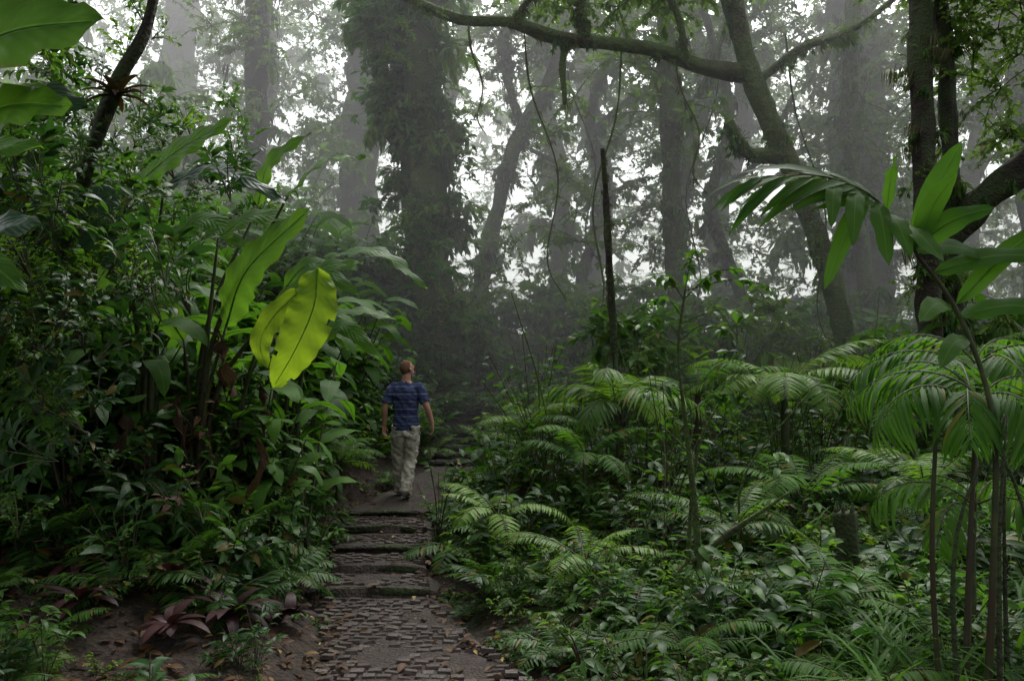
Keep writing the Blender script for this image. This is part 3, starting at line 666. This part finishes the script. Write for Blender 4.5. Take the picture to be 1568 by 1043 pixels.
scatter('banana_clump_understory',U,np.stack([X,Y,hgt(X,Y)+R.uniform(0,.9,n)],-1),np.stack([R.normal(0,.4,n),R.normal(0,.4,n),R.uniform(0,6.28,n)],-1),R.uniform(.6,1.1,n),R.choice([0,2,3,7,9],n,p=[.22,.28,.2,.2,.1]))
n=34;X=np.concatenate([R.uniform(-3.8,-1.8,16),R.uniform(-3.6,-2.3,18)]);Y=np.concatenate([R.uniform(6.6,7.8,16),R.uniform(8.6,12,18)])
scatter('heliconia_clump',H,np.stack([X,Y,hgt(X,Y)-.03],-1),np.stack([0*X,0*X,R.uniform(0,6.28,n)],-1),np.where(Y<8,R.uniform(.65,.9,n),R.uniform(.75,1.05,n)),R.choice([0,1,2],n,p=[.35,.15,.5]))
mb=MB()
blade(mb,[(-2.5,3.15,2.65),(-2.05,3.05,2.98),(-1.58,3.0,3.04)],.46,(.0,-1,.45),n=20,m=4,mi=0,seed=31)
blade(mb,[(-2.45,3.15,2.5),(-2.05,3.1,2.72),(-1.72,3.05,2.72)],.26,(0,-1,.5),n=18,m=4,mi=0,seed=32)
blade(mb,[(-2.3,3.4,2.7),(-2.1,3.4,2.9),(-1.85,3.4,2.84)],.2,(0,-.7,.6),n=14,m=3,mi=3,seed=33)
blade(mb,[(-2.6,3.8,2.1),(-2.45,3.7,2.36),(-2.15,3.6,2.36)],.24,(0,-.9,.8),n=14,m=3,mi=3,seed=34)
blade(mb,[(-3.0,4.2,2.5),(-2.75,4.1,2.85),(-2.4,4.0,2.85)],.24,(0,-.9,.8),n=14,m=3,mi=0,seed=35)
blade(mb,[(-3.0,4.2,2.1),(-2.8,4.1,2.3),(-2.45,4.0,2.1)],.22,(0,-.9,.8),n=14,m=3,mi=0,seed=36)
blade(mb,[(-2.9,4.2,2.9),(-2.7,4.1,3.15),(-2.3,4.0,3.15)],.18,(0,-.9,.8),n=14,m=3,mi=0,seed=37)
tube(mb,[(-2.9,3.3,.1),(-2.8,3.25,1.6),(-2.5,3.15,2.65)],[.05,.04,.015],n=14,sides=8,mi=1)
tube(mb,[(-3.3,4.3,.1),(-3.2,4.25,1.5),(-3.0,4.2,2.5)],[.04,.03,.012],n=14,sides=8,mi=1)
mb.obj('banana_plant',g)
st=tree('slender_tree_with_added_shade',[(-3.9,6.0,.6),(-3.4,5.8,2.2),(-2.85,5.3,3.2),(-2.53,5,3.6),(-2.33,5,4.1),(-2.2,5,5.5)],[.055,.045,.04,.035],'barkd',sides=10,epi=26,epir=.03,epis=(.08,.2),kinds=(4,5),pk=(.6,.4),
  crown=[((-4.6,3.6,6.6),(3.2,3.2,.9),160)],ck=((0,6),(.5,.5)))  # invented crown, out of view, put over the left bank to shade it
def rosette(x,y,z,n,l0,l1,w,mats,par=None,nm='maroon_bromeliad'):
    mb=MB()
    for i in range(n):
        A=arc(random.uniform(l0,l1),random.uniform(.2,1.2),1.3,i*2.4,base=(x,y,z));blade(mb,A,w,nrm(np.cross(np.cross(A[-1]-A[0],(0,0,1)),A[-1]-A[0])),n=8,m=1,seed=i,wave=0)
    mb.obj(nm,mats,parent=par)
rosette(-2.52,4.96,3.48,14,.20,.30,.045,[M['husk']],st,'bromeliad')
P=np.vstack([R.normal(0,1,(120,3))*(.8,.8,.7)+(-4.1,7.4,3.7),R.normal(0,1,(80,3))*(.45,.3,.55)+(-3.3,5.4,2.6),R.normal(0,1,(40,3))*(.5,.4,.6)+(-2.9,4.8,1.8)])
n=len(P);scatter('climber_foliage',U,P,np.stack([R.normal(0,.5,n),R.normal(0,.5,n),R.uniform(0,6.28,n)],-1),R.uniform(.5,.95,n),R.choice([0,2,7,1],n))
for (x,y,l) in ROS:
    rosette(x,y,float(hgt(x,y))+.10,16,l*.6,l,.075,[M['purple']])
# ------------------------------------------------------------------ palms and ferns
def palm(name,c,ground,fr,npair,ll,lw,mat,stemr=.02,lean=(0,0),**k):
    mb=MB();c=np.array(c,float)
    tube(mb,[(c[0]+lean[0],c[1]+lean[1],ground),(c[0]+lean[0]*.6,c[1]+lean[1]*.6,ground*.5+c[2]*.5),tuple(c)],[stemr*1.3,stemr,stemr*.8],n=16,sides=8,mi=1,rough=.2)
    for (yaw,el,ar,L) in fr:
        frond(mb,arc(L,el,ar,yaw,base=c+R.normal(0,.02,3)),npair,ll*random.uniform(.8,1.1),lw,mi=0,stemi=1,**k)
    return mb.obj(name,[mat,M['stem']])
def ring(n,e0,e1,a0,a1,L,off=0):
    return [(off+i*2*pi/n+random.uniform(-.45,.45),random.uniform(e0,e1),random.uniform(a0,a1),L*random.uniform(.65,1.2)) for i in range(n)]
palm('understory_palm',(1.21,9.15,1.40),.0,ring(12,.6,1.4,1.0,2.3,1.15),24,.38,.038,M['bright'],down=.3)
K=dict(a0=80,a1=60,prof=1)
palm('tree_fern',(.12,9.15,1.15),0,ring(9,.7,1.2,1.0,1.9,.9),32,.19,.030,M['bright'],**K)
palm('tree_fern',(.75,8.3,.85),0,ring(8,.7,1.2,1.0,1.8,.9),32,.20,.030,M['palm'],**K)
palm('tree_fern',(3.2,9.4,1.65),0,ring(11,.5,1.1,1.0,1.9,1.5),46,.29,.036,M['bright'],stemr=.05,**K)
palm('tree_fern',(2.3,9.9,1.55),0,ring(8,.5,1.1,1.0,1.9,1.2),38,.25,.036,M['palm'],stemr=.05,**K)
palm('tree_fern',(4.6,9.2,1.25),0,ring(9,.5,1.1,1.0,1.8,1.3),38,.25,.036,M['palm'],stemr=.04,**K)
palm('tree_fern',(5.8,10.4,1.9),0,ring(9,.5,1.1,1.0,1.8,1.4),38,.26,.036,M['palm'],stemr=.05,**K)
palm('tree_fern',(2.75,7.6,.62),0,ring(9,.5,1.1,.9,1.7,1.1),38,.21,.030,M['palm'],**K)
palm('tree_fern',(3.7,7.2,.7),0,ring(9,.5,1.1,.9,1.7,1.1),38,.21,.030,M['bright'],**K)
palm('tree_fern',(1.9,6.9,.42),0,ring(8,.5,1.1,.9,1.6,.85),34,.17,.026,M['bright'],**K)
palm('tree_fern',(-.12,7.4,.45),-.05,ring(8,.6,1.1,1.0,1.7,.7),28,.15,.026,M['bright'],**K)
palm('tree_fern',(-1.95,9.0,.8),.4,ring(8,.6,1.1,1.0,1.7,.7),28,.14,.022,M['palm'],**K)
palm('tree_fern',(.55,6.2,.28),-.05,ring(8,.6,1.1,.9,1.6,.68),28,.14,.024,M['bright'],**K)
palm('tree_fern',(2.1,5.2,.25),-.05,ring(8,.6,1.1,.9,1.6,.75),30,.14,.024,M['palm'],**K)
palm('tree_fern',(1.0,4.6,.12),-.05,ring(8,.6,1.1,.9,1.6,.55),28,.12,.020,M['palm'],**K)
palm('tree_fern',(1.7,4.0,.10),-.05,ring(8,.6,1.1,.9,1.6,.55),28,.12,.020,M['palm'],**K)
palm('tree_fern',(-2.9,7.0,.7),.4,ring(8,.6,1.1,.9,1.6,.8),30,.15,.022,M['palm'],**K)
palm('tree_fern',(-2.75,4.7,.15),0,ring(7,.6,1.1,.9,1.6,.5),26,.11,.018,M['palm'],**K)
palm('tree_fern',(-3.3,5.3,.3),0,ring(7,.6,1.1,.9,1.6,.6),26,.12,.020,M['palm'],**K)
palm('understory_palm',(2.30,3.95,1.55),-.1,[(2.7,.9,1.9,.72),(3.4,.7,2.0,.68),(2.1,1.1,2.0,.7),(.3,.9,2.0,.7),(5.0,.8,2.2,.6),(4.2,.5,1.7,.62),(1.2,1.0,1.7,.8)],20,.34,.026,M['palm'],stemr=.014,lean=(-.12,0),down=.45,droop=1.0)
palm('understory_palm',(2.75,4.7,1.75),-.1,[(2.9,.8,1.8,.85),(3.6,.6,1.9,.8),(2.2,1.0,1.9,.8),(.5,.9,1.9,.8),(4.6,.5,1.8,.75),(5.4,.8,2.1,.75)],22,.36,.030,M['palm'],stemr=.016,lean=(-.1,0),down=.4,droop=1.0)
palm('understory_palm',(2.45,4.3,1.0),-.1,[(2.9,.9,1.9,.6),(3.9,.6,1.9,.55),(1.9,1.0,1.9,.6),(.6,.9,1.9,.6),(5.1,.6,1.8,.55)],18,.28,.026,M['palm'],stemr=.012,lean=(-.05,0),down=.4,droop=1.0)
mb=MB();c=(1.86,3.66,2.26)
tube(mb,[(2.15,3.75,-.1),(2.2,3.7,.8),(2.2,3.66,1.48),(2.06,3.66,1.96),c],[.020,.016,.013,.011,.009],n=24,sides=8,mi=1,rough=.1)
tube(mb,[(2.05,3.9,-.1),(2.0,3.85,.8),(2.02,3.8,1.5)],[.014,.012,.010],n=14,sides=7,mi=1,rough=.1)
Q=tube(mb,[c,(1.67,3.62,2.49),(1.45,3.58,2.57),(1.3,3.55,2.59)],[.009,.006,.004],n=14,sides=6,mi=1)
frond(mb,[c,(1.67,3.62,2.49),(1.42,3.57,2.58),(1.12,3.5,2.56)],13,.42,.062,a0=52,a1=16,t0=.28,droop=.8,down=.2,prof=.3,up=(0,-.8,1))
def lf(a,b,w,nv=(0,-.6,1),mi=0,bow=.04,seed=0):
    a=np.array(a,float);b=np.array(b,float);m=(a+b)/2+np.array([0,0,bow]);blade(mb,[a,m,b],w,nv,n=12,m=2,mi=mi,a=.8,seed=seed,wave=.006)
q=lambda i:tuple(Q[i])
for i,(k,e,w) in enumerate([(8,(1.36,3.35,2.30),.075),(6,(1.45,3.35,2.22),.085),(5,(1.38,3.5,2.05),.09),(4,(1.62,3.4,2.14),.10),(2,(1.83,3.35,2.15),.12),(3,(1.72,3.5,2.66),.07),(3,(1.72,3.4,2.18),.11)]):
    lf(q(k),e,w,(.1,-.8,.6),seed=10+i)
lf(c,(2.07,3.6,2.75),.12,(-.3,-1,.1),seed=30);lf(c,(2.15,3.5,2.42),.13,(0,-.8,.5),seed=31);lf(c,(2.2,3.6,2.2),.12,(0,-.7,.7),seed=32)
lf((1.95,3.66,2.15),(2.4,3.5,2.2),.12,(0,-.9,.7),seed=33);lf(c,(1.93,3.4,2.55),.10,(-.6,-1,.2),seed=34);lf((2.02,3.66,2.0),(1.75,3.4,1.90),.10,(0,-.9,.6),seed=35);lf((2.05,3.66,1.95),(2.45,3.5,1.95),.11,(0,-.9,.7),seed=36)
lf((2.05,3.66,2.0),(2.5,3.6,2.4),.10,(-.2,-.9,.5),seed=37);lf((2.1,3.66,1.85),(1.85,3.45,1.7),.09,(0,-.9,.6),seed=38)
mb.obj('broad_leaflet_palm',[M['palm'],M['stem']])
mb=MB()
for i in range(7):
    x=2.0+.12*i+R.normal(0,.04);y=3.8+R.normal(0,.3)
    tube(mb,[(x,y,-.1),(x+R.normal(0,.05),y,.9),(x+R.normal(0,.14),y,1.5)],[.013,.01,.006],n=12,sides=6,rough=.25)
mb.obj('thin_palm_canes',[M['barkd']])
mb=MB()
for i in range(26):
    x=R.uniform(.4,7);y=R.uniform(6.5,12);h=R.uniform(1.2,2.8);z=float(hgt(x,y))
    tube(mb,[(x,y,z-.1),(x+R.normal(0,.1),y,z+h*.5),(x+R.normal(0,.3),y,z+h)],[.014,.010,.004],n=10,sides=5,rough=.3)
mb.obj('understory_stems',[M['bark']])
mb=MB()
S=tube(mb,[(1.29,5.5,-.1),(1.26,5.5,.7),(1.2,5.5,1.33),(1.15,5.5,1.87),(1.2,5.5,2.3)],[.028,.022,.016,.011,.006],n=30,sides=8,mi=1,rough=.35)
tube(mb,[(1.2,5.6,-.1),(1.22,5.6,.5),(1.30,5.6,1.2),(1.5,5.6,1.6)],[.022,.018,.01,.006],n=20,sides=7,mi=1,rough=.35)
tube(mb,[(1.22,5.5,.45),(1.5,5.5,.65),(1.9,5.5,.92)],[.02,.018,.01],n=16,sides=8,mi=1,rough=.4)
T=leaf_t(.10,.042,4,.7,.25)
tw=[]
for (k,e) in ((29,(1.87,5.4,2.28)),(28,(1.55,5.3,2.42)),(28,(.95,5.4,2.38)),(25,(1.75,5.6,2.12)),(24,(.88,5.5,2.05)),(20,(1.6,5.4,1.85)),(29,(1.3,5.5,2.6)),(17,(.9,5.4,1.6)),(16,(1.65,5.4,1.55)),(23,(1.45,5.3,2.0)),(26,(1.0,5.7,2.25))):
    q_=tube(mb,[S[k],(S[k]+np.array(e))/2+(0,0,.08),e],[.005,.002],n=10,sides=5,mi=1,cap=False);tw.append(q_)
for q_ in tw:
    m=18;t=R.uniform(2,9,m);Pp=np.array([np.interp(t,np.arange(10),q_[:,i]) for i in range(3)]).T
    place(mb,T,euler(R.uniform(0,6.28,m),R.uniform(-.9,.3,m),R.normal(0,.4,m)),Pp,.6+.6*R.random(m))
mb.obj('sapling',[M['mid'],M['bark']])
mb=MB();sx,sy=2.55,6.2
tube(mb,[(sx,sy,-.2),(sx,sy,.2),(sx+.02,sy,.45),(sx+.01,sy,.68)],[.12,.095,.085,.095],n=24,sides=20,rough=.3)
for i in range(6):
    a=i*1.05;tube(mb,[(sx+.06*math.cos(a),sy+.06*math.sin(a),.58),(sx+.01+.07*math.cos(a),sy+.07*math.sin(a),.72+.05*random.random())],[.028,.010],n=4,sides=6)
for i in range(5):
    a=i*1.3;tube(mb,[(sx,sy,.1),(sx+.15*math.cos(a),sy+.15*math.sin(a),.0),(sx+.3*math.cos(a),sy+.3*math.sin(a),-.12)],[.06,.04,.02],n=8,sides=8)
mb.obj('tree_stump',[M['barkd']])
n=60;X=R.uniform(1.4,3.2,n);Y=R.uniform(3.0,5.5,n)
scatter('bamboo_grass',U,np.stack([X,Y,hgt(X,Y)],-1),np.stack([0*X,0*X,R.uniform(0,6.28,n)],-1),R.uniform(.9,1.6,n),np.full(n,5))
mb=MB();X,Y=sel(7000,-4.5,2,3,11);dx=X-pathx(Y);k=(np.abs(dx)<.5)&(R.random(len(X))<.10+.5*(np.abs(dx)>.40))|((dx<-.45)&(dx>-2.8))|((dx>.45)&(dx<1))
X,Y=X[k],Y[k];n=len(X);Z=np.array([stepz(y)+.016+rut(x,y) if abs(x-float(pathx(y)))<.5 else float(hgt(x,y))+.02 for x,y in zip(X,Y)])
kb=R.random(n)<.92
for mi,kk in ((0,kb),(1,~kb)):
    m=kk.sum()
    place(mb,leaf_t(.10,.045,4,.5,.3),euler(R.uniform(0,6.28,m),R.normal(0,.2,m),R.normal(0,.35,m)),np.stack([X,Y,Z],-1)[kk],(.4+.7*R.random(m))*(1 if mi==0 else .8),mi)
mb.obj('fallen_leaves',[M['brown'],M['yel']])
# ------------------------------------------------------------------ mist
def mist(name,x0,x1,y0,y1,z0,z1,dens):
    V=[(x,y,z) for z in (z0,z1) for (x,y) in ((x0,y0),(x1,y0),(x1,y1),(x0,y1))]
    F=[(3,2,1,0),(4,5,6,7),(0,1,5,4),(1,2,6,5),(2,3,7,6),(3,0,4,7)]
    m,nt,out=newmat(name);v=N(nt,'ShaderNodeVolumeScatter');v.inputs['Density'].default_value=dens;v.inputs['Color'].default_value=(.98,.95,1,1);v.inputs['Anisotropy'].default_value=.1
    nt.links.new(v.outputs[0],out.inputs['Volume']);mb=MB();mb.add(V,F);return mb.obj(name,[m],smooth=False)
mist('mist',-60,60,12.5,75,-3,18,.025)
# ------------------------------------------------------------------ light
w=bpy.data.worlds.new('World');scene.world=w;w.use_nodes=True;nt=w.node_tree;nt.nodes.clear()
sk=N(nt,'ShaderNodeTexSky',sky_type='NISHITA');sk.sun_disc=False;sk.sun_elevation=math.radians(58);sk.sun_rotation=math.radians(20);sk.air_density=1;sk.dust_density=5
hs=N(nt,'ShaderNodeHueSaturation');hs.inputs['Saturation'].default_value=.15;hs.inputs['Value'].default_value=2.75
bg=N(nt,'ShaderNodeBackground');bg.inputs[1].default_value=.15;o=N(nt,'ShaderNodeOutputWorld')
nt.links.new(sk.outputs[0],hs.inputs['Color']);nt.links.new(hs.outputs[0],bg.inputs[0]);nt.links.new(bg.outputs[0],o.inputs[0])
sl=bpy.data.lights.new('sun','SUN');sl.energy=1.5;sl.angle=math.radians(25);sl.color=(1,.97,.92);so=bpy.data.objects.new('sun',sl);scene.collection.objects.link(so)
d=Vector((math.sin(math.radians(20))*math.cos(math.radians(58)),math.cos(math.radians(20))*math.cos(math.radians(58)),math.sin(math.radians(58))))
so.rotation_euler=d.to_track_quat('Z','Y').to_euler()
scene.view_settings.view_transform='Standard';scene.view_settings.look='None';scene.view_settings.exposure=0
cd=bpy.data.cameras.new('camera');cd.lens=28;cd.sensor_width=36;cd.clip_end=500;cd.clip_start=.05
co=bpy.data.objects.new('camera',cd);scene.collection.objects.link(co);co.location=(0,0,1.6);co.rotation_euler=(math.radians(90+3.7),0,0);scene.camera=co
